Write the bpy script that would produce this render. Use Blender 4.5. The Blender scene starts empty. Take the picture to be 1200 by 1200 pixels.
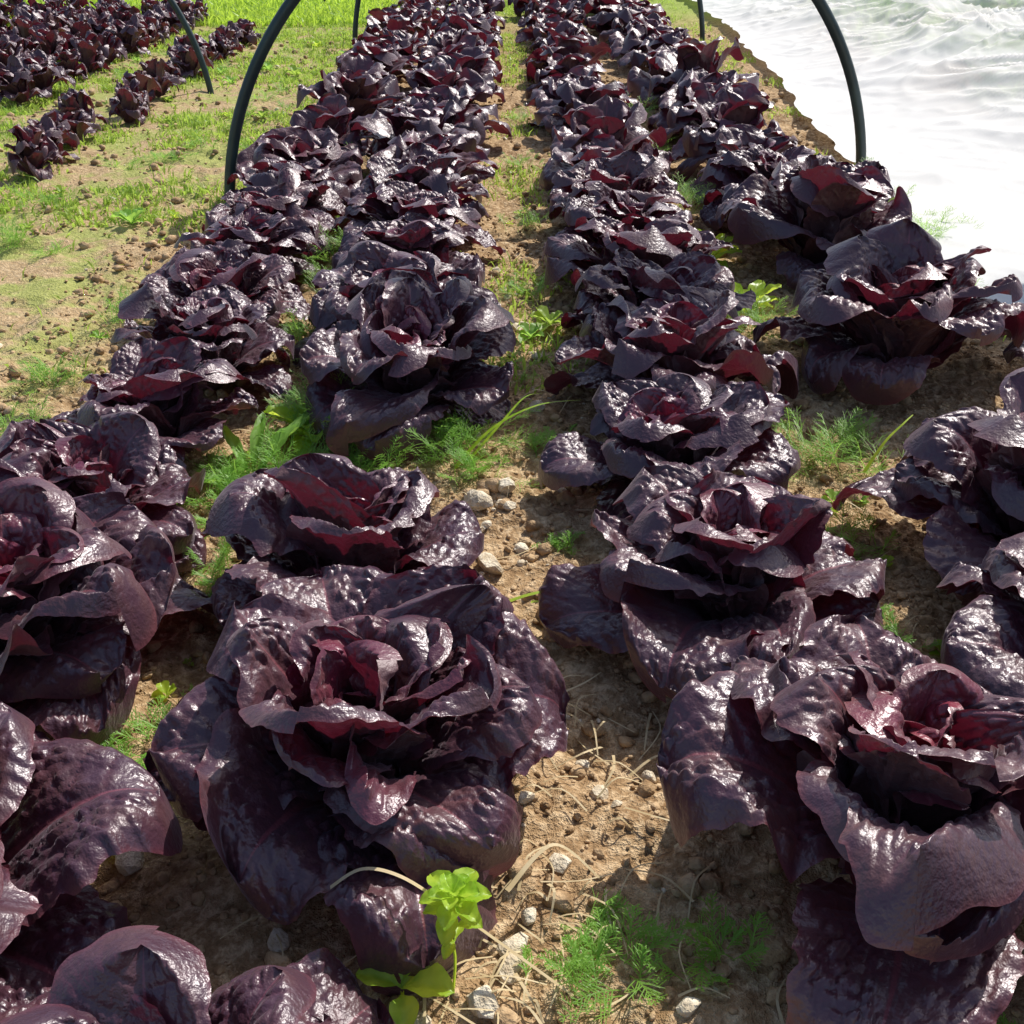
import bpy, math, random
import numpy as np
from mathutils import Vector, Matrix
R=np.random.RandomState(7); random.seed(7)
scene=bpy.context.scene
# ---------------- helpers
def hsh(a,b,seed):
    n=(a*374761393+b*668265263+seed*1274126177)&0xffffffff
    n=((n^(n>>13))*1274126177)&0xffffffff
    n=(n^(n>>16))&0xffff
    return n/65535.0
def vnoise(x,y,seed=0):
    x=np.asarray(x,float);y=np.asarray(y,float)
    xi=np.floor(x).astype(np.int64);yi=np.floor(y).astype(np.int64)
    fx=x-xi;fy=y-yi;fx=fx*fx*(3-2*fx);fy=fy*fy*(3-2*fy)
    h=lambda a,b:hsh(a,b,seed)
    return (h(xi,yi)*(1-fx)+h(xi+1,yi)*fx)*(1-fy)+(h(xi,yi+1)*(1-fx)+h(xi+1,yi+1)*fx)*fy
def fbm(x,y,o=4,seed=0):
    s=0;a=.5
    for k in range(o):
        s=s+a*vnoise(x*2**k,y*2**k,seed+k*17);a*=.5
    return s
def worley(x,y,seed):
    xi=np.floor(x).astype(np.int64);yi=np.floor(y).astype(np.int64)
    d1=np.full(x.shape,9.);d2=np.full(x.shape,9.);hv=np.zeros(x.shape)
    for a in (-1,0,1):
        for b in (-1,0,1):
            cx=xi+a;cy=yi+b
            px=cx+.05+.9*hsh(cx,cy,seed);py=cy+.05+.9*hsh(cx,cy,seed+91)
            d=np.sqrt((px-x)**2+(py-y)**2)
            hv=np.where(d<d1,hsh(cx,cy,seed+5),hv)
            d2=np.minimum(d2,np.maximum(d,d1));d1=np.minimum(d1,d)
    return d1,d2,hv
def mkmesh(name,v,f,mats=(),smooth=True,attr=None,vein=None):
    me=bpy.data.meshes.new(name)
    v=np.asarray(v,np.float32);f=np.asarray(f,np.int32)
    me.vertices.add(len(v));me.vertices.foreach_set('co',v.ravel())
    k=f.shape[1]
    me.loops.add(f.size);me.loops.foreach_set('vertex_index',f.ravel())
    me.polygons.add(len(f));me.polygons.foreach_set('loop_start',np.arange(len(f),dtype=np.int32)*k)
    me.update(calc_edges=True)
    me.polygons.foreach_set('use_smooth',np.full(len(f),smooth))
    if attr is not None:
        a=me.attributes.new('data','FLOAT_COLOR','POINT')
        a.data.foreach_set('color',np.asarray(attr,np.float32).ravel())
    if vein is not None:
        a=me.attributes.new('vein','FLOAT','POINT')
        a.data.foreach_set('value',np.asarray(vein,np.float32).ravel())
    for m in mats: me.materials.append(m)
    me.update()
    return me
def obj(name,me,parent=None,loc=(0,0,0),rot=(0,0,0),sc=(1,1,1)):
    o=bpy.data.objects.new(name,me);scene.collection.objects.link(o)
    o.location=loc;o.rotation_euler=rot;o.scale=sc
    if parent:o.parent=parent
    return o
class N:
    def __init__(s,name):
        s.m=bpy.data.materials.new(name);s.m.use_nodes=True
        s.t=s.m.node_tree;s.t.nodes.clear()
        s.out=s.t.nodes.new('ShaderNodeOutputMaterial')
    def n(s,typ,inp=None,**kw):
        d=s.t.nodes.new(typ)
        for k,v in kw.items(): setattr(d,k,v)
        if inp:
            for k,v in inp.items():
                if isinstance(v,bpy.types.NodeSocket): s.t.links.new(v,d.inputs[k])
                else: d.inputs[k].default_value=v
        return d
    def math(s,op,a,b=0.0,c=0.0,clamp=False):
        d=s.n('ShaderNodeMath',{0:a,1:b,2:c},operation=op);d.use_clamp=clamp
        return d.outputs[0]
    def mix(s,fac,a,b):
        d=s.n('ShaderNodeMix',data_type='RGBA')
        for k,v in ((0,fac),(6,a),(7,b)):
            if isinstance(v,bpy.types.NodeSocket): s.t.links.new(v,d.inputs[k])
            else: d.inputs[k].default_value=v if k==0 else (*v,1)
        return d.outputs[2]
    def noise(s,scale,detail=2,rough=.55,vec=None):
        d=s.n('ShaderNodeTexNoise',{'Scale':scale,'Detail':detail,'Roughness':rough})
        if vec is not None: s.t.links.new(vec,d.inputs['Vector'])
        return d.outputs['Fac']
    def ramp(s,v,lo,hi):
        d=s.n('ShaderNodeMapRange',{0:v,1:lo,2:hi},interpolation_type='SMOOTHSTEP')
        return d.outputs[0]
    def fin(s,sh): s.t.links.new(sh,s.out.inputs[0]);return s.m
# ---------------- materials
def leaf_mat():
    s=N('lettuce_leaf')
    a=s.n('ShaderNodeAttribute',attribute_name='data')
    vn=s.n('ShaderNodeAttribute',attribute_name='vein').outputs['Fac']
    sp=s.n('ShaderNodeSeparateColor',{0:a.outputs['Color']})
    t,rn,v=sp.outputs;u=a.outputs['Alpha']
    oc=s.n('ShaderNodeTexCoord').outputs['Object']
    oi=s.n('ShaderNodeObjectInfo').outputs['Random']
    va=s.math('ABSOLUTE',s.math('SUBTRACT',v,.5))
    n1=s.noise(28,2,.55,oc)
    col=s.mix(s.ramp(t,.10,.58),(.185,.014,.042),(.050,.018,.032))
    col=s.mix(s.math('MULTIPLY',s.ramp(n1,.42,.68),.7),col,(.084,.031,.032))
    col=s.mix(s.math('MULTIPLY',rn,.45),col,(.088,.029,.040))
    col=s.mix(s.math('MULTIPLY',s.ramp(u,.40,.1),.5),col,(.17,.024,.045))
    col=s.mix(s.math('MULTIPLY',s.ramp(va,.465,.5),.5),col,(.14,.032,.042))
    col=s.mix(s.math('MULTIPLY',vn,.40),col,(.15,.045,.06))
    ribw=s.math('MULTIPLY_ADD',u,-.045,.05)
    rib=s.ramp(s.math('DIVIDE',va,ribw),1.0,.4)
    col=s.mix(s.math('MULTIPLY',rib,.6),col,(.22,.055,.075))
    hs=s.n('ShaderNodeHueSaturation',{'Hue':s.math('MULTIPLY_ADD',oi,.025,.487),'Value':s.math('MULTIPLY_ADD',oi,.4,.85),'Color':col})
    col=hs.outputs[0]
    bf=s.n('ShaderNodeNewGeometry').outputs['Backfacing']
    col=s.mix(s.math('MULTIPLY',bf,.8),col,(.105,.043,.042))
    bp=s.n('ShaderNodeBump',{'Strength':.5,'Distance':.003,'Height':s.noise(170,2,.55,oc)})
    ro=s.math('MULTIPLY_ADD',bf,.12,s.math('MULTIPLY_ADD',n1,.30,.24))
    p=s.n('ShaderNodeBsdfPrincipled',{'Base Color':col,'Roughness':ro,'Specular IOR Level':.9,'Specular Tint':(.98,.95,1,1),'Normal':bp.outputs[0],'Sheen Weight':.16,'Sheen Roughness':.4,'Sheen Tint':(.9,.8,.92,1)})
    tr=s.n('ShaderNodeBsdfTranslucent',{'Color':(.30,.020,.050,1)})
    mx=s.n('ShaderNodeMixShader',{0:.10,1:p.outputs[0],2:tr.outputs[0]})
    return s.fin(mx.outputs[0])
LEAF=leaf_mat()
def plant_mat(name,c1,c2,trans,rough=.45,scale=20,tf=.35):
    s=N(name);oc=s.n('ShaderNodeNewGeometry').outputs['Position']
    col=s.mix(s.ramp(s.noise(scale,2,.6,oc),.35,.65),c1,c2)
    p=s.n('ShaderNodeBsdfPrincipled',{'Base Color':col,'Roughness':rough,'Specular IOR Level':.4})
    tr=s.n('ShaderNodeBsdfTranslucent',{'Color':(*trans,1)})
    mx=s.n('ShaderNodeMixShader',{0:tf,1:p.outputs[0],2:tr.outputs[0]})
    return s.fin(mx.outputs[0])
GREEN=plant_mat('weed_green',(.15,.26,.035),(.32,.43,.07),(.55,.75,.12),scale=3,tf=.45)
FEATH=plant_mat('feathery_green',(.13,.28,.04),(.22,.42,.07),(.5,.80,.13),scale=9,tf=.45)
LIME=plant_mat('lime_leaf',(.22,.42,.03),(.42,.60,.06),(.75,.92,.10),scale=60,tf=.5,rough=.35)
STRAW=plant_mat('straw',(.50,.38,.20),(.62,.50,.30),(.5,.4,.2),rough=.6,scale=30,tf=.15)
GRASSY=plant_mat('grass',(.20,.34,.03),(.32,.48,.05),(.65,.88,.10),scale=1.2,tf=.45)
def soil_mat():
    s=N('soil');P=s.n('ShaderNodeNewGeometry').outputs['Position']
    x,y,z=s.n('ShaderNodeSeparateXYZ',{0:P}).outputs
    n1=s.noise(9,3,.65,P);n2=s.noise(70,3,.7,P)
    c=s.mix(s.ramp(n1,.35,.65),(.28,.17,.085),(.44,.29,.155))
    c=s.mix(s.ramp(n2,.42,.72),c,(.70,.52,.32))
    c=s.mix(s.math('MULTIPLY',s.ramp(n2,.45,.25),.6),c,(.13,.075,.038))
    left=s.ramp(x,-.66,-.95)
    g=s.ramp(s.noise(3.2,4,.8,P),.44,.57)
    far=s.ramp(y,6.5,8.5)
    c=s.mix(s.math('MULTIPLY',left,.6),c,s.mix(n2,(.34,.23,.12),(.66,.51,.31)))
    gf=s.math('MAXIMUM',s.math('MULTIPLY',left,s.math('MULTIPLY',g,.62)),s.math('MULTIPLY',far,.9))
    gc=s.mix(n2,(.17,.26,.035),(.44,.56,.13))
    c=s.mix(gf,c,gc)
    bp=s.n('ShaderNodeBump',{'Strength':.9,'Distance':.010,'Height':s.noise(140,3,.7,P)})
    p=s.n('ShaderNodeBsdfPrincipled',{'Base Color':c,'Roughness':.95,'Specular IOR Level':.1,'Normal':bp.outputs[0]})
    return s.fin(p.outputs[0])
def simple(name,c1,c2,rough=.9,scale=40,bump=.4,spec=.2):
    s=N(name);P=s.n('ShaderNodeNewGeometry').outputs['Position']
    n=s.noise(scale,3,.6,P)
    c=s.mix(s.ramp(n,.3,.7),c1,c2)
    bp=s.n('ShaderNodeBump',{'Strength':bump,'Distance':.004,'Height':s.noise(scale*5,2,.6,P)})
    p=s.n('ShaderNodeBsdfPrincipled',{'Base Color':c,'Roughness':rough,'Specular IOR Level':spec,'Normal':bp.outputs[0]})
    return s.fin(p.outputs[0])
SOIL=soil_mat()
CLOD=simple('clod',(.27,.165,.082),(.58,.41,.24),bump=.9)
STONE=simple('stone',(.50,.40,.27),(.82,.73,.57),scale=60,bump=.8)
PIPE=simple('pipe',(.012,.028,.030),(.03,.055,.055),rough=.4,scale=8,bump=.1,spec=.5)
def fleece_mat():
    s=N('fleece');P=s.n('ShaderNodeNewGeometry').outputs['Position']
    x,y,z=s.n('ShaderNodeSeparateXYZ',{0:P}).outputs
    n=s.noise(2.6,4,.65,P)
    d=s.n('ShaderNodeBsdfDiffuse',{'Color':(.95,.945,.92,1)})
    tr=s.n('ShaderNodeBsdfTranslucent',{'Color':(.95,.945,.92,1)})
    tp=s.n('ShaderNodeBsdfTransparent',{})
    m1=s.n('ShaderNodeMixShader',{0:.26,1:d.outputs[0],2:tr.outputs[0]})
    far=s.ramp(x,1.3,2.1)
    thin=s.math('MULTIPLY_ADD',far,s.math('MULTIPLY_ADD',s.ramp(n,.38,.62),.42,.08),.02)
    m2=s.n('ShaderNodeMixShader',{0:thin,1:m1.outputs[0],2:tp.outputs[0]})
    return s.fin(m2.outputs[0])
FLE=fleece_mat()
# ---------------- lettuce
def build_lettuce(seed,NL=30,nu=70,nv=58,tall=1.0):
    r=np.random.RandomState(seed)
    V=[];F=[];A=[];VE=[];off=0
    uu=np.linspace(0,1,nu);uu=1-(1-uu)**1.5
    vv=np.linspace(-1,1,nv)
    U,Vv=np.meshgrid(uu,vv,indexing='ij')
    idx=np.arange(nu*nv).reshape(nu,nv)
    q=np.stack([idx[:-1,:-1],idx[:-1,1:],idx[1:,1:],idx[1:,:-1]],-1).reshape(-1,4)
    ph0=r.rand()*6.28
    for i in range(NL):
        t=i/(NL-1)
        phi=ph0+i*2.39996+r.normal(0,.22)
        L=(.066+.136*min(t/.75,1)**.8)*r.uniform(.86,1.14)
        W=(.029+.059*min(t/.8,1)**.6)*r.uniform(.88,1.14)
        a0=math.radians(92-33*t+r.normal(0,5)); a1=math.radians(102-86*t**.9+r.normal(0,11))
        if t>.66: a0-=math.radians((t-.66)*60);a1-=math.radians(r.uniform(0,22)+(t-.66)*115)
        pw=r.uniform(.9,1.7)
        ang=a0+(a1-a0)*uu**pw
        du=np.diff(uu,prepend=0)*L
        cr=np.cumsum(np.cos(ang)*du)+.006+.020*t
        cz=np.cumsum(np.sin(ang)*du)+.012+.042*(1-t)
        k=np.clip((uu-.02)/.55,0,1)
        w=W*(.22+.78*k*(2-k))*np.sqrt(np.clip(1-uu**r.uniform(4.0,6.0),0,1))
        w=np.maximum(w,1e-4)
        w=w[:,None]*(1+.04*np.sin(U*r.uniform(12,18)+r.rand()*6)*np.sign(Vv)+.10*(vnoise(U*9,np.sign(Vv)*5,seed*31+i)-.5)+.07*(vnoise(U*34,np.sign(Vv)*5,seed*3+i)-.5))
        Rc=(.040+.12*t**1.2)*r.uniform(.85,1.3)
        th=np.clip(Vv*w/Rc,-1.9,1.9)
        sx=Rc*np.sin(th); nx=Rc*(1-np.cos(th))
        roll=(r.uniform(-.4,.05) if t<.5 else r.uniform(-.9,.1))
        nx=nx+roll*W*np.abs(Vv)**4*(U**1.5)*.6
        nx=nx-np.clip((U-.78)/.22,0,1)**2*L*r.uniform(.0,.12)
        am=r.uniform(.06,.17)*W
        wav=am*np.abs(Vv)**2.5*(np.sin(U*r.uniform(9,15)+r.rand()*6+ (Vv>0)*2.1)+.8*(vnoise(U*9+3,Vv*2+i,seed+i)-.5)*2)*np.clip(U*2,0,1)
        wav=wav+.05*W*np.abs(Vv)**5*(vnoise(U*26+3,np.sign(Vv)*3+i,seed+i+44)-.5)*2
        tipw=am*.8*np.clip((U-.6)/.4,0,1)**2*np.sin(Vv*r.uniform(3,6)+r.rand()*6)
        sxm=Vv*w; lm=U*L
        wx=lm+.016*(vnoise(lm*40,sxm*40,seed+i)-.5);wy=sxm+.012*(vnoise(lm*40+9,sxm*40,seed+i+7)-.5)
        a_=(wx-np.abs(wy)*.6)*66; b_=(wy+.35*wx*np.sign(wy))*80
        d1,d2,hv=worley(a_+i*11,b_+7,seed+i)
        bl=np.clip(1-(d1/.8)**2,0,1)*np.clip((d2-d1)*3,0,1)**.6
        svr=np.abs(np.sin(math.pi*(lm*28-np.abs(sxm)*19+.45*vnoise(lm*30,sxm*30,seed+i))))
        vein=np.clip(1-svr*3.0,0,1)*np.clip(np.abs(Vv)*8,0,1)*np.clip(1.3-np.abs(Vv)*1.2,0,1)
        sv=1-np.clip(1-svr*2.2,0,1)**2
        big=vnoise(lm*34+i*3,sxm*34+9,seed+i*5)-.5
        patch=.4+.9*np.clip(vnoise(lm*22+5,sxm*22+i,seed+i*9)*1.6-.3,0,1)
        pk=(.0066*bl*(.25+.75*hv)*patch+.0028*sv+.006*big)*np.clip(np.abs(Vv)*5,.15,1)*np.clip(U*3.5-.2,0,1)*(.6+.4*t)*np.clip((1.02-np.abs(Vv))*5,.25,1)
        rib=-.004*np.exp(-(Vv*w/.004)**2)*(1-U)
        disp=wav+tipw+pk+rib
        ca=np.cos(ang)[:,None];sa=np.sin(ang)[:,None]
        nr=-sa*np.cos(th);nz=ca*np.cos(th);ns=-np.sin(th)
        rr=cr[:,None]-sa*nx+nr*disp
        zz=cz[:,None]+ca*nx+nz*disp
        ss=sx+ns*disp
        twist=r.normal(0,.2)*U
        zz=zz+ss*twist
        zz=.01+(zz-.01)*tall
        e=np.array([math.cos(phi),math.sin(phi)]);s=np.array([-e[1],e[0]])
        sway=r.normal(0,.25)*U**2*L
        X=rr*e[0]+(ss+sway)*s[0];Y=rr*e[1]+(ss+sway)*s[1]
        zf=.012+pk*.8+.010*vnoise(lm*30,sxm*30,i)
        Z=zf+np.logaddexp(0,(zz-zf)/.008)*.008
        V.append(np.stack([X,Y,Z],-1).reshape(-1,3))
        F.append(q[:,::-1]+off);off+=nu*nv
        A.append(np.stack([np.full_like(U,t),np.full_like(U,r.rand()),Vv*.5+.5,U],-1).reshape(-1,4))
        VE.append(vein.ravel())
    return mkmesh('lettuce_mesh',np.concatenate(V),np.concatenate(F),[LEAF],True,np.concatenate(A),np.concatenate(VE))
VAR=[build_lettuce(100+k*13,NL=34+k%4) for k in range(9)]
FAR=[build_lettuce(900+k*17,NL=27,nu=30,nv=26,tall=1.1) for k in range(7)]
def ground_z(x,y):
    b=.014*(fbm(x*2.2,y*2.2,3,5)-.45)+.036*(fbm(x*14,y*14,4,9)-.45)+.020*(fbm(x*55,y*55,3,21)-.4)
    return b
near=[ # X,Y,scale,variant,rot
(-.135,.757,.96,0,.5),(-.205,1.065,.90,1,1),(-.160,1.64,.94,2,2),(-.19,1.92,.94,3,3),(-.20,2.19,.90,4,.4),(-.20,2.46,.90,5,2.2),(-.205,2.73,.92,1,5.2),
(-.225,.36,.84,6,4),
(-.55,.94,.98,7,1.2),(-.48,.59,.98,8,2.6),(-.57,1.20,.86,0,3.1),(-.53,1.47,.80,1,4.4),(-.53,1.73,.80,2,5.2),(-.555,2.0,.80,3,.9),(-.57,2.26,.80,4,2.9),(-.565,2.53,.82,5,4.9),(-.56,2.80,.82,8,1.9),
(.33,.645,1.02,4,.7),(.262,1.02,.92,7,3.9),(.248,1.34,.87,8,5.5),(.275,1.61,.92,0,1.9),(.27,1.88,.90,1,3.3),(.275,2.14,.91,2,.3),(.27,2.41,.90,3,4.1),(.27,2.68,.90,6,2.1),
(.68,1.16,1.04,6,5.8),(.62,.81,.96,5,1.5),(.70,1.76,1.06,6,3.6),(.71,2.40,1.08,7,2.4),(.68,2.71,.98,8,.1),(.57,.40,.93,2,1.1),(1.02,1.70,.7,3,2.0)]
for i,(x,y,s,k,rz) in enumerate(near):
    obj('red_lettuce',VAR[k],None,(x,y,-.008),(R.normal(0,.08),R.normal(0,.08),rz),(s,s,s*R.uniform(1.02,1.2)))
def row(name,x0,y0,y1,step,smin,smax,zs=1.0):
    e=bpy.data.objects.new(name,None);scene.collection.objects.link(e)
    y=y0
    while y<y1:
        if R.rand()>.05:
            s=R.uniform(smin,smax)
            obj('lettuce_plant',FAR[R.randint(7)],e,(x0+R.normal(0,.025),y,-.006),(R.normal(0,.13),R.normal(0,.13),R.rand()*6.28),(s,s,s*zs*R.uniform(.95,1.2)))
        y+=step*R.uniform(.85,1.18)
row('lettuce_row',-.56,3.07,12,.29,.72,.94)
row('lettuce_row',-.2,3.0,12,.29,.78,1.0)
row('lettuce_row',.27,2.96,12,.29,.78,1.0)
row('lettuce_row',.70,3.02,12,.30,.84,1.08)
row('lettuce_row',-1.45,3.3,6.6,.16,.36,.5,1.45)
for xx in (-1.95,-2.2,-2.5,-2.8,-3.1): row('lettuce_row',xx,4.4+R.rand()*.3,7.6,.19,.42,.6,1.4)
# ---------------- ground
def axis(parts):
    a=[]
    for lo,hi,st in parts: a+=list(np.arange(lo,hi,st))
    a.append(parts[-1][1]);return np.array(a)
xs=axis([(-60,-12,6),(-12,-4,.8),(-4,-1,.04),(-1,1.2,.006),(1.2,3,.06),(3,12,.8),(12,60,6)])
ys=axis([(-10,-1,.8),(-1,.2,.08),(.2,2.0,.006),(2.0,4.5,.015),(4.5,10,.06),(10,20,.8),(20,120,8)])
GX,GY=np.meshgrid(xs,ys,indexing='ij')
GZ=ground_z(GX,GY)
GZ=np.where((np.abs(GX)>10)|(GY>18),GZ*.2,GZ)
idx=np.arange(GX.size).reshape(GX.shape)
q=np.stack([idx[:-1,:-1],idx[1:,:-1],idx[1:,1:],idx[:-1,1:]],-1).reshape(-1,4)
obj('ground',mkmesh('ground',np.stack([GX,GY,GZ],-1).reshape(-1,3),q,[SOIL]))
# ---------------- clods & stones
import bmesh
def ico(sub):
    bm=bmesh.new();bmesh.ops.create_icosphere(bm,subdivisions=sub,radius=1)
    v=np.array([x.co[:] for x in bm.verts]);bm.verts.index_update()
    f=np.array([[a.index for a in x.verts] for x in bm.faces]);bm.free();return v,f
def scatter_rocks(name,P,S,mat,sub,seed,rough=.35,smooth=False,lim=.55):
    r=np.random.RandomState(seed);v,f=ico(sub);n=len(P);V=[]
    for i in range(n):
        w=v*(1+rough*(r.rand(len(v),1)-.5))
        w=w*np.array([1,r.uniform(.55,1),r.uniform(.4,.85)])
        for _ in range(6 if sub>1 else 3):
            d=r.normal(size=3);d/=np.linalg.norm(d);k=w@d
            w=w-np.outer(np.maximum(k-lim,0),d)
        a=r.rand()*6.28;c,s=math.cos(a),math.sin(a)
        w=w@np.array([[c,s,0],[-s,c,0],[0,0,1]])*S[i]
        V.append(w+P[i])
    F=(f[None]+(np.arange(n)*len(v))[:,None,None]).reshape(-1,3)
    return obj(name,mkmesh(name,np.concatenate(V),F,[mat],smooth))
n=16000
px=R.uniform(-.95,1.1,n);py=.25+2.6*R.rand(n)**1.2
S=.0022+.004*R.rand(n)**2
scatter_rocks('soil_clods',np.stack([px,py,ground_z(px,py)+S*.3],-1),S,CLOD,1,3,.6,True)
n=3000
px=R.uniform(-.95,1.1,n);py=.25+2.6*R.rand(n)**1.2
S=.005+.011*R.rand(n)**2.5
scatter_rocks('soil_clods',np.stack([px,py,ground_z(px,py)+S*.2],-1),S,CLOD,2,13,.38,True,lim=.65)
n=5000
px=R.uniform(-3.2,1.2,n);py=R.uniform(1,7,n);S=.005+.015*R.rand(n)**3
scatter_rocks('soil_clods',np.stack([px,py,ground_z(px,py)+S*.3],-1),S,CLOD,1,4,.5,True)
n=420
px=np.concatenate([R.uniform(-.1,.18,190),R.uniform(-3,1.1,230)]);py=np.concatenate([R.uniform(.35,2.6,190),R.uniform(.4,6,230)]);S=.003+.012*R.rand(n)**3
hero=[(-.040,1.31,.028),(.0,1.345,.020),(-.045,1.25,.015),(-.02,1.155,.022),(-.02,.525,.020),(.007,.58,.017),(-.343,.68,.020),(.02,1.20,.014),(.05,1.62,.018),(-.34,1.45,.018),(-.31,1.50,.014),(.02,2.0,.016),(-.07,.51,.012),(.9,1.6,.02),(.0,.555,.012),(.95,1.5,.014),(.05,.66,.013),(.08,.60,.010)]
px=np.concatenate([px,[h[0] for h in hero]]);py=np.concatenate([py,[h[1] for h in hero]]);S=np.concatenate([S,[h[2] for h in hero]])
scatter_rocks('stones',np.stack([px,py,ground_z(px,py)+S*.25],-1),S,STONE,2,5,rough=.12,lim=.5)
# ---------------- blades
def blades(name,px,py,h,w,mat,lean=.6,seed=0,z0=None):
    r=np.random.RandomState(seed);n=len(px)
    a=r.rand(n)*6.28;l=r.rand(n)*lean*h*1.6
    z=ground_z(px,py)-.002
    b=r.rand(n)*6.28
    d=np.stack([np.cos(a),np.sin(a)],-1);sd=np.stack([np.cos(b),np.sin(b)],-1)
    def pt(fr,side):
        x=px+d[:,0]*l*fr**2+sd[:,0]*w*side;y=py+d[:,1]*l*fr**2+sd[:,1]*w*side
        return np.stack([x,y,z+h*(fr-.25*fr*fr*(l/h))],-1)
    V=np.stack([pt(0,-.4),pt(0,.4),pt(.55,-1),pt(.55,1),pt(1,-.08),pt(1,.08)],1).reshape(-1,3)
    o=(np.arange(n)*6)[:,None]
    F=np.concatenate([o+np.array([[0,1,3,2]]),o+np.array([[2,3,5,4]])])
    return obj(name,mkmesh(name,V,F,[mat],False))
n=380000
px=R.uniform(-4.2,-.66,n);py=.9+7.5*R.rand(n)
dn=fbm(px*2.0,py*2.0,5,77)
fine=fbm(px*14,py*14,2,78)
keep=(R.rand(n)<np.clip((dn-.41)*9,0.03,1)*np.clip((fine-.28)*4,.05,1)*np.clip((-.62-px)*4,.15,1)); px,py=px[keep],py[keep]
m=len(px);blades('weed_cover',px,py,R.uniform(.010,.038,m),R.uniform(.0012,.0044,m),GREEN,1.0,1)
n=70000
px=R.uniform(-9,-.8,n);py=7.2+9*R.rand(n)**1.4
blades('grass',px,py,R.uniform(.03,.09,n),R.uniform(.003,.007,n),GRASSY,.8,2)
n=20000
px=R.uniform(1.9,4.5,n);py=R.uniform(2.5,12,n)
keep=fbm(px*2,py*2,3,17)>.45;px,py=px[keep],py[keep]
blades('covered_crop',px,py,R.uniform(.05,.16,len(px)),R.uniform(.008,.02,len(px)),FEATH,.8,6)
n=16000
px=np.concatenate([R.normal(.04,.06,7000),R.uniform(.85,1.25,9000)]);py=R.uniform(1.7,9,n)
keep=fbm(px*4,py*4,3,7)>.48;px,py=px[keep],py[keep]
blades('path_weeds',px,py,R.uniform(.01,.04,len(px)),R.uniform(.001,.0035,len(px)),GREEN,1.0,3)
class Rib:
    def __init__(s): s.v=[];s.f=[]
    def add(s,pts,w0,w1,side=None):
        pts=[Vector(p) for p in pts];n=len(pts);b=len(s.v)
        for i,p in enumerate(pts):
            t=(pts[min(i+1,n-1)]-pts[max(i-1,0)]).normalized()
            sd=t.cross(Vector((0,0,1)))
            if side is not None: sd=Vector(side)
            if sd.length<1e-4: sd=Vector((1,0,0))
            sd.normalize();w=w0+(w1-w0)*i/(n-1)
            s.v+= [p-sd*w,p+sd*w]
        for i in range(n-1):
            k=b+2*i;s.f.append((k,k+1,k+3,k+2))
    def obj(s,name,mat): return obj(name,mkmesh(name,[tuple(a) for a in s.v],s.f,[mat],False))
def curve(P,m=10):
    P=[Vector(p) for p in P];o=[]
    for i in range(len(P)-1):
        a=P[max(i-1,0)];b=P[i];c=P[i+1];d=P[min(i+2,len(P)-1)]
        for k in range(m):
            t=k/m;o.append(.5*((2*b)+(c-a)*t+(2*a-5*b+4*c-d)*t*t+(3*b-a-3*c+d)*t**3))
    o.append(P[-1]);return o
def feathery(x,y,rad,n,seed):
    r=random.Random(seed);B=Rib();z0=float(ground_z(np.array([x]),np.array([y]))[0])
    for i in range(n):
        a=r.random()*6.28;L=rad*r.uniform(.6,1.25);el=r.uniform(.35,1.3)
        bx=x+r.gauss(0,rad*.3);by=y+r.gauss(0,rad*.3);pts=[]
        for k in range(6):
            f=k/5;pts.append((bx+math.cos(a)*L*f*math.cos(el),by+math.sin(a)*L*f*math.cos(el),z0+L*math.sin(el)*f-L*.3*f*f))
        B.add(pts,.0007,.0004)
        for k in range(9):
            f=.25+.75*k/9;j=min(int(f*5),4);g=f*5-j
            p=Vector(pts[j]).lerp(Vector(pts[j+1]),g)
            for sgn in (-1,1):
                aa=a+sgn*r.uniform(.5,1.0);l=L*.36*(1.15-f)*r.uniform(.6,1.3)
                q1=p+Vector((math.cos(aa)*l,math.sin(aa)*l,r.uniform(.0,.6)*l))
                B.add([p,p.lerp(q1,.5)+Vector((0,0,.001)),q1],.0006,.0003)
                for c in range(2):
                    p2=p.lerp(q1,.4+.3*c);ab=aa+r.choice((-1,1))*.7
                    B.add([p2,p2+Vector((math.cos(ab)*l*.4,math.sin(ab)*l*.4,l*.25))],.0005,.0003)
    return B.obj('feathery_weed',FEATH)
FW=[(-.29,1.54,.12,50),(-.345,1.42,.10,34),(-.08,1.48,.10,38),(-.20,1.42,.09,34),(-.42,1.36,.09,30),(-.37,1.28,.08,24),(.10,.555,.065,14),(.04,.545,.055,9),(.17,.57,.055,11),(.07,.60,.05,7),(-.355,.80,.075,34),(.50,1.46,.12,40),(-.05,1.40,.07,22),(.06,1.48,.06,14),(-.37,2.45,.14,44),(-.37,1.95,.11,28),(-.37,2.2,.11,24),(1.0,2.55,.14,50),(.93,2.2,.10,30),(.42,.47,.05,12),(.95,2.8,.12,28),(1.0,3.1,.12,24),(.48,2.9,.13,28),(.5,3.6,.13,20),(.5,4.2,.13,20),(-.36,3.3,.13,20),(-.36,4.0,.13,20),(.06,2.7,.08,16),(.05,3.4,.08,16),(.06,4.2,.08,16),(.04,2.2,.07,18),(.0,1.8,.06,14),(-.76,1.5,.08,18),(-.8,1.75,.08,20),(-.78,2.1,.08,20),(.50,1.98,.09,24),(.07,1.20,.04,10),(-.37,1.12,.07,18),(.46,1.2,.08,20),(.45,.98,.06,14),(.46,.86,.05,12)]
for i in range(60): FW.append((R.uniform(-3,-.75),R.uniform(1.4,6),R.uniform(.04,.1),12))
for i,(x,y,rad,nn) in enumerate(FW): feathery(x,y,rad,nn,i)
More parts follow.
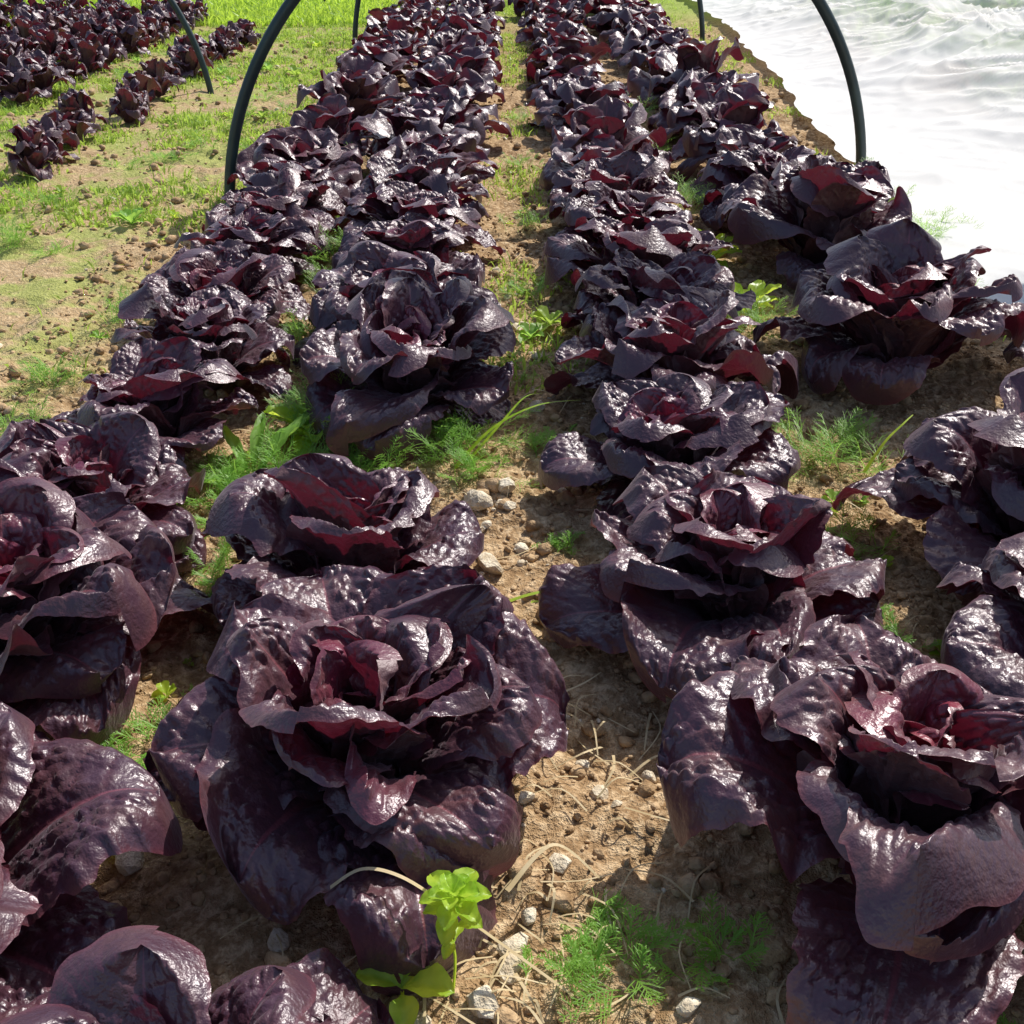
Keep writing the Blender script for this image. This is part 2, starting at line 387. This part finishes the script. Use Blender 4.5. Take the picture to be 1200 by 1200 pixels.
def broad(name,x,y,leaves,mat,seed,z=None,wr=.32):
    z0=(float(ground_z(np.array([x]),np.array([y]))[0]) if z is None else z);v=[];f=[]
    for (L,a,el,hz) in leaves:
        e=Vector((math.cos(a),math.sin(a),0));s=Vector((-e.y,e.x,0));b=len(v);nu,nv=11,7
        for i in range(nu):
            u=i/(nu-1);w=L*wr*(.12 if u<.2 else math.sin(math.pi*min(1,(u-.2)/.8*.93+.07))**.7)
            if u==1:w=L*.02
            for j in range(nv):
                t=j/(nv-1)*2-1
                p=Vector((x,y,z0+hz))+e*(L*u*math.cos(el*.7))+Vector((0,0,L*(math.sin(el)*u-.35*u*u)))+s*(w*t)+Vector((0,0,abs(t)*w*.6+.03*L*math.sin(u*17+t*4+a)))
                v.append(tuple(p))
        for i in range(nu-1):
            for j in range(nv-1):
                k=b+i*nv+j;f.append((k,k+1,k+nv+1,k+nv))
    return obj(name,mkmesh(name,v,f,[mat],True))
def rosette(n,L,seed,hz=0):
    r=random.Random(seed)
    return [(L*r.uniform(.6,1.1),i*2.4+r.uniform(-.2,.2),1.25-.9*i/n,hz+.004*(n-i)/n) for i in range(n)]
st=Rib()
for k in (-1,1): st.add(curve([(-.044,.535,0),(-.041,.545,.04),(-.046,.550,.075),(-.040,.548,.105)],4),.0016,.0012,side=(1,k*.9,0))
so=st.obj('sapling_weed',LIME)
def whorl(n,L,hz,el,a0): return [(L*random.uniform(.85,1.1),a0+k*6.283/n+random.uniform(-.2,.2),el,hz) for k in range(n)]
lv=broad('leaves',-.041,.548,whorl(4,.015,.100,1.1,.3)+whorl(5,.024,.096,.75,.9)+whorl(6,.031,.090,.4,.2)+whorl(5,.028,.080,.2,.7)+whorl(3,.022,.062,.3,.1)+whorl(2,.018,.045,.3,1.2),LIME,3,z=0.01,wr=.30)
lv.parent=so
broad('broadleaf_weed',-.082,.525,[(.045,-.2,.5,.03),(.040,2.9,.5,.03),(.03,1.4,.6,.032),(.035,-1.4,.3,.025),(.025,.7,.4,.03)],LIME,5,wr=.33)
broad('broadleaf_weed',-.31,1.53,rosette(16,.10,8,.01),LIME,8,wr=.20)
broad('broadleaf_weed',-.36,.76,rosette(6,.022,9),LIME,9,wr=.4)
broad('broadleaf_weed',-.355,.69,rosette(5,.018,11),LIME,11,wr=.4)
broad('broadleaf_weed',-.37,.90,rosette(5,.020,12),LIME,12,wr=.4)
broad('broadleaf_weed',.09,2.0,rosette(8,.05,13),GREEN,13)
broad('broadleaf_weed',.05,1.95,rosette(8,.04,14),FEATH,14)
broad('broadleaf_weed',.50,2.1,rosette(10,.09,15),LIME,15,wr=.18)
broad('broadleaf_weed',.47,2.40,rosette(12,.13,16),LIME,16,wr=.14)
broad('broadleaf_weed',-.38,1.40,[(.15,.9,.9,0),(.14,3.6,.5,0),(.12,2.2,1,0),(.13,1.5,1.1,0)],FEATH,17,wr=.08)
for i in range(70):
    x=R.uniform(-3.2,-.75);y=R.uniform(1.4,6.5);broad('broadleaf_weed',x,y,rosette(7,R.uniform(.02,.06),30+i),[GREEN,LIME,FEATH][i%3],i)
for i in range(44):
    x=R.choice([R.normal(.04,.05),R.normal(-.37,.03),R.normal(.49,.03)]);y=R.uniform(.95,3.2);broad('broadleaf_weed',x,y,rosette(6,R.uniform(.008,.024),130+i),[GREEN,LIME,FEATH][i%3],i,wr=.35)
g=Rib()
g.add(curve([(-.08,1.43,0),(-.02,1.47,.05),(.05,1.51,.07),(.12,1.54,.065)]),.0045,.0008)
g.add(curve([(-.06,1.45,0),(-.01,1.5,.04),(.03,1.56,.06),(.06,1.60,.05)]),.003,.0008)
g.add(curve([(.53,1.38,.02),(.56,1.40,.06),(.59,1.42,.08),(.61,1.44,.085)]),.003,.0008)
g.add(curve([(-.03,1.02,.03),(.03,1.035,.045),(.08,1.05,.04),(.14,1.055,.03)]),.0035,.001)
g.add(curve([(.03,1.04,.03),(.08,1.03,.04),(.14,1.02,.03)]),.0025,.001)
g.add(curve([(-1.55,3.0,0),(-1.5,3.02,.1),(-1.42,3.03,.17)]),.006,.001)
g.add(curve([(-1.9,4.2,0),(-1.92,4.2,.15),(-1.9,4.15,.28)]),.008,.001)
g.obj('grass_blades',LIME)
s=Rib()
s.add(curve([(-.14,.575,.085),(-.115,.580,.100),(-.085,.572,.102),(-.050,.560,.085),(.0,.545,.05),(.052,.525,.018)]),.0018,.0012)
s.add(curve([(.0,.60,.05),(.04,.64,.06),(.08,.63,.03)]),.0025,.001)
s.add(curve([(-.07,.60,.02),(-.066,.54,.012),(-.062,.46,.012)]),.0016,.0012)
for k in range(280):
    x=R.normal(.0,.09);y=R.uniform(.40,.95) if k<190 else R.uniform(.4,2.5);
    if k>=190:x=R.uniform(-.45,.5)
    a=R.rand()*6.28;L=R.uniform(.02,.075);z=float(ground_z(np.array([x]),np.array([y]))[0])+.008
    c=R.uniform(-.4,.4)
    s.add(curve([(x,y,z),(x+math.cos(a)*L*.5,y+math.sin(a)*L*.5,z+R.uniform(0,.012)),(x+math.cos(a+c)*L,y+math.sin(a+c)*L,z-.003)],4),R.uniform(.0006,.0018),.0006)
s.obj('dry_stalks',STRAW)
# ---------------- hoops
def tube(pts,rad,ns=12):
    pts=[Vector(p) for p in pts];v=[];f=[];n=len(pts)
    for i,p in enumerate(pts):
        t=(pts[min(i+1,n-1)]-pts[max(i-1,0)]).normalized();a=t.cross(Vector((0,1,.01))).normalized();b=t.cross(a)
        for k in range(ns):
            an=k*2*math.pi/ns;v.append(tuple(p+a*math.cos(an)*rad+b*math.sin(an)*rad))
    for i in range(n-1):
        for k in range(ns):
            f.append((i*ns+k,i*ns+(k+1)%ns,(i+1)*ns+(k+1)%ns,(i+1)*ns+k))
    return v,f
def hoop(x0,x1,y,h,rad=.0145,yt=0,lean=1.0):
    c=(x0+x1)/2;w=(x1-x0)/2
    pts=[]
    for a in np.linspace(0,math.pi,70):
        pts.append((c-w*math.copysign(abs(math.cos(a))**lean,math.cos(a)),y+yt*(c-w*math.cos(a)-x0),-.08+(h+.08)*math.sin(a)))
    v,f=tube(pts,rad);return obj('support_hoop',mkmesh('support_hoop',v,f,[PIPE]))
hoop(-.77,1.08,3.0,.82,.0155,.15)
hoop(-.84,1.12,6.5,1.0)
hoop(-3.2,-1.24,4.8,.85,.013)
hoop(-3.3,-1.3,8.6,1.0,.013)
hoop(-1.7,1.9,2.5,1.28,lean=.85)  # added hoop above the view, invented to carry the shadow-casting bundle
ax=np.linspace(.35,1.75,60);c=.1;w=1.8
th=np.linspace(0,2*math.pi,40)
AX,TH=np.meshgrid(ax,th,indexing='ij')
zc=-.08+1.36*np.clip(1-((AX-c)/w)**2,0,1)**.5
rr=.115*(1+.9*(fbm(AX*5,np.cos(TH)*1.2+3,3,3)-.45)+.5*(fbm(AX*14,np.sin(TH)*2+9,3,5)-.45))*np.clip(np.minimum(AX-.33,1.77-AX)*8,.1,1)
V=np.stack([AX,2.52+np.cos(TH)*rr*1.25,zc+np.sin(TH)*rr],-1).reshape(-1,3)
idx=np.arange(AX.size).reshape(AX.shape);q=np.stack([idx[:-1,:-1],idx[1:,:-1],idx[1:,1:],idx[:-1,1:]],-1).reshape(-1,4)
CASTER=simple('shadow_caster_dark',(.03,.05,.035),(.06,.08,.06),scale=20)
obj('added_shadow_caster',mkmesh('shadow_caster',V,q,[CASTER]))  # made-up bundle, unseen above the view, added to shade the middle plants
# ---------------- fleece
ft=np.linspace(0,1,320)**1.1;fy=np.linspace(1.95,13,640)
T,Y=np.meshgrid(ft,fy,indexing='ij')
edge=.97+.08*np.clip(Y-2.2,0,4.5)+.12*(fbm(Y*1.3,Y*0,3,4)-.45)+.05*(fbm(Y*7,Y*0,2,8)-.45)
X=edge+T*3.6
hump=np.clip((X-1.25)/.9,0,1);hump=hump*hump*(3-2*hump)
prof=.05*(1-np.exp(-(T*3.6/.3)**1.5))+.14*hump
wx=X+.35*(fbm(X*1.6,Y*1.6,3,61)-.5);wy=Y+.5*(fbm(X*1.4,Y*1.4,3,63)-.5)
def ridge(a,b,o,seed,k=2.2): return np.clip(1-np.abs(fbm(a,b,o,seed)-.46)*2*k*2,0,1)
c1=ridge(wx*1.6+wy*.8,wy*1.3-wx*1.2,2,31)**2
c2=ridge(wx*5.0-wy*2,wy*3.0+wx*2,2,41)**1.4
c3=ridge(wx*15,wy*11+wx*7,2,43)
c4=ridge(wx*9+wy*5,wy*2.2-wx*1.5,2,47)**2
lum=fbm(X*3.2,Y*3.2,4,88)-.45
amp=.22+.78*hump
Z=.04+prof*(.75+.5*fbm(X*1.2,Y*1.2,3,51))+amp*(.050*c1+.024*c2+.009*c3+.014*c4+.08*lum)
Z=np.maximum(Z,.015)*np.clip((Y-1.93)*4,.25,1)
idx=np.arange(X.size).reshape(X.shape);q=np.stack([idx[:-1,:-1],idx[1:,:-1],idx[1:,1:],idx[:-1,1:]],-1).reshape(-1,4)
obj('fleece_row_cover',mkmesh('fleece',np.stack([X,Y,Z],-1).reshape(-1,3),q,[FLE]))
# ---------------- light, world, camera
el=math.radians(48);az=math.radians(38)
sd=Vector((math.sin(az)*math.cos(el),math.cos(az)*math.cos(el),math.sin(el)))
L=bpy.data.lights.new('sun','SUN');L.energy=5;L.angle=math.radians(.5);L.color=(1,.96,.88)
lo=bpy.data.objects.new('sun',L);scene.collection.objects.link(lo);lo.rotation_euler=sd.to_track_quat('Z','Y').to_euler();lo.location=sd*30
w=bpy.data.worlds.new('World');scene.world=w;w.use_nodes=True;nt=w.node_tree
sk=nt.nodes.new('ShaderNodeTexSky');sk.sky_type='NISHITA';sk.sun_disc=False;sk.sun_elevation=el;sk.sun_rotation=az;sk.dust_density=2.0
bg=nt.nodes['Background'];nt.links.new(sk.outputs[0],bg.inputs[0]);bg.inputs[1].default_value=.15
cam=bpy.data.cameras.new('camera');cam.lens=37.4;cam.sensor_width=36;cam.clip_start=.02;cam.clip_end=500
co=bpy.data.objects.new('camera',cam);scene.collection.objects.link(co)
co.location=(0,0,.77);co.rotation_euler=(math.radians(59.4),0,math.radians(-.4))
scene.camera=co
scene.view_settings.view_transform='Standard';scene.view_settings.look='None';scene.view_settings.exposure=0
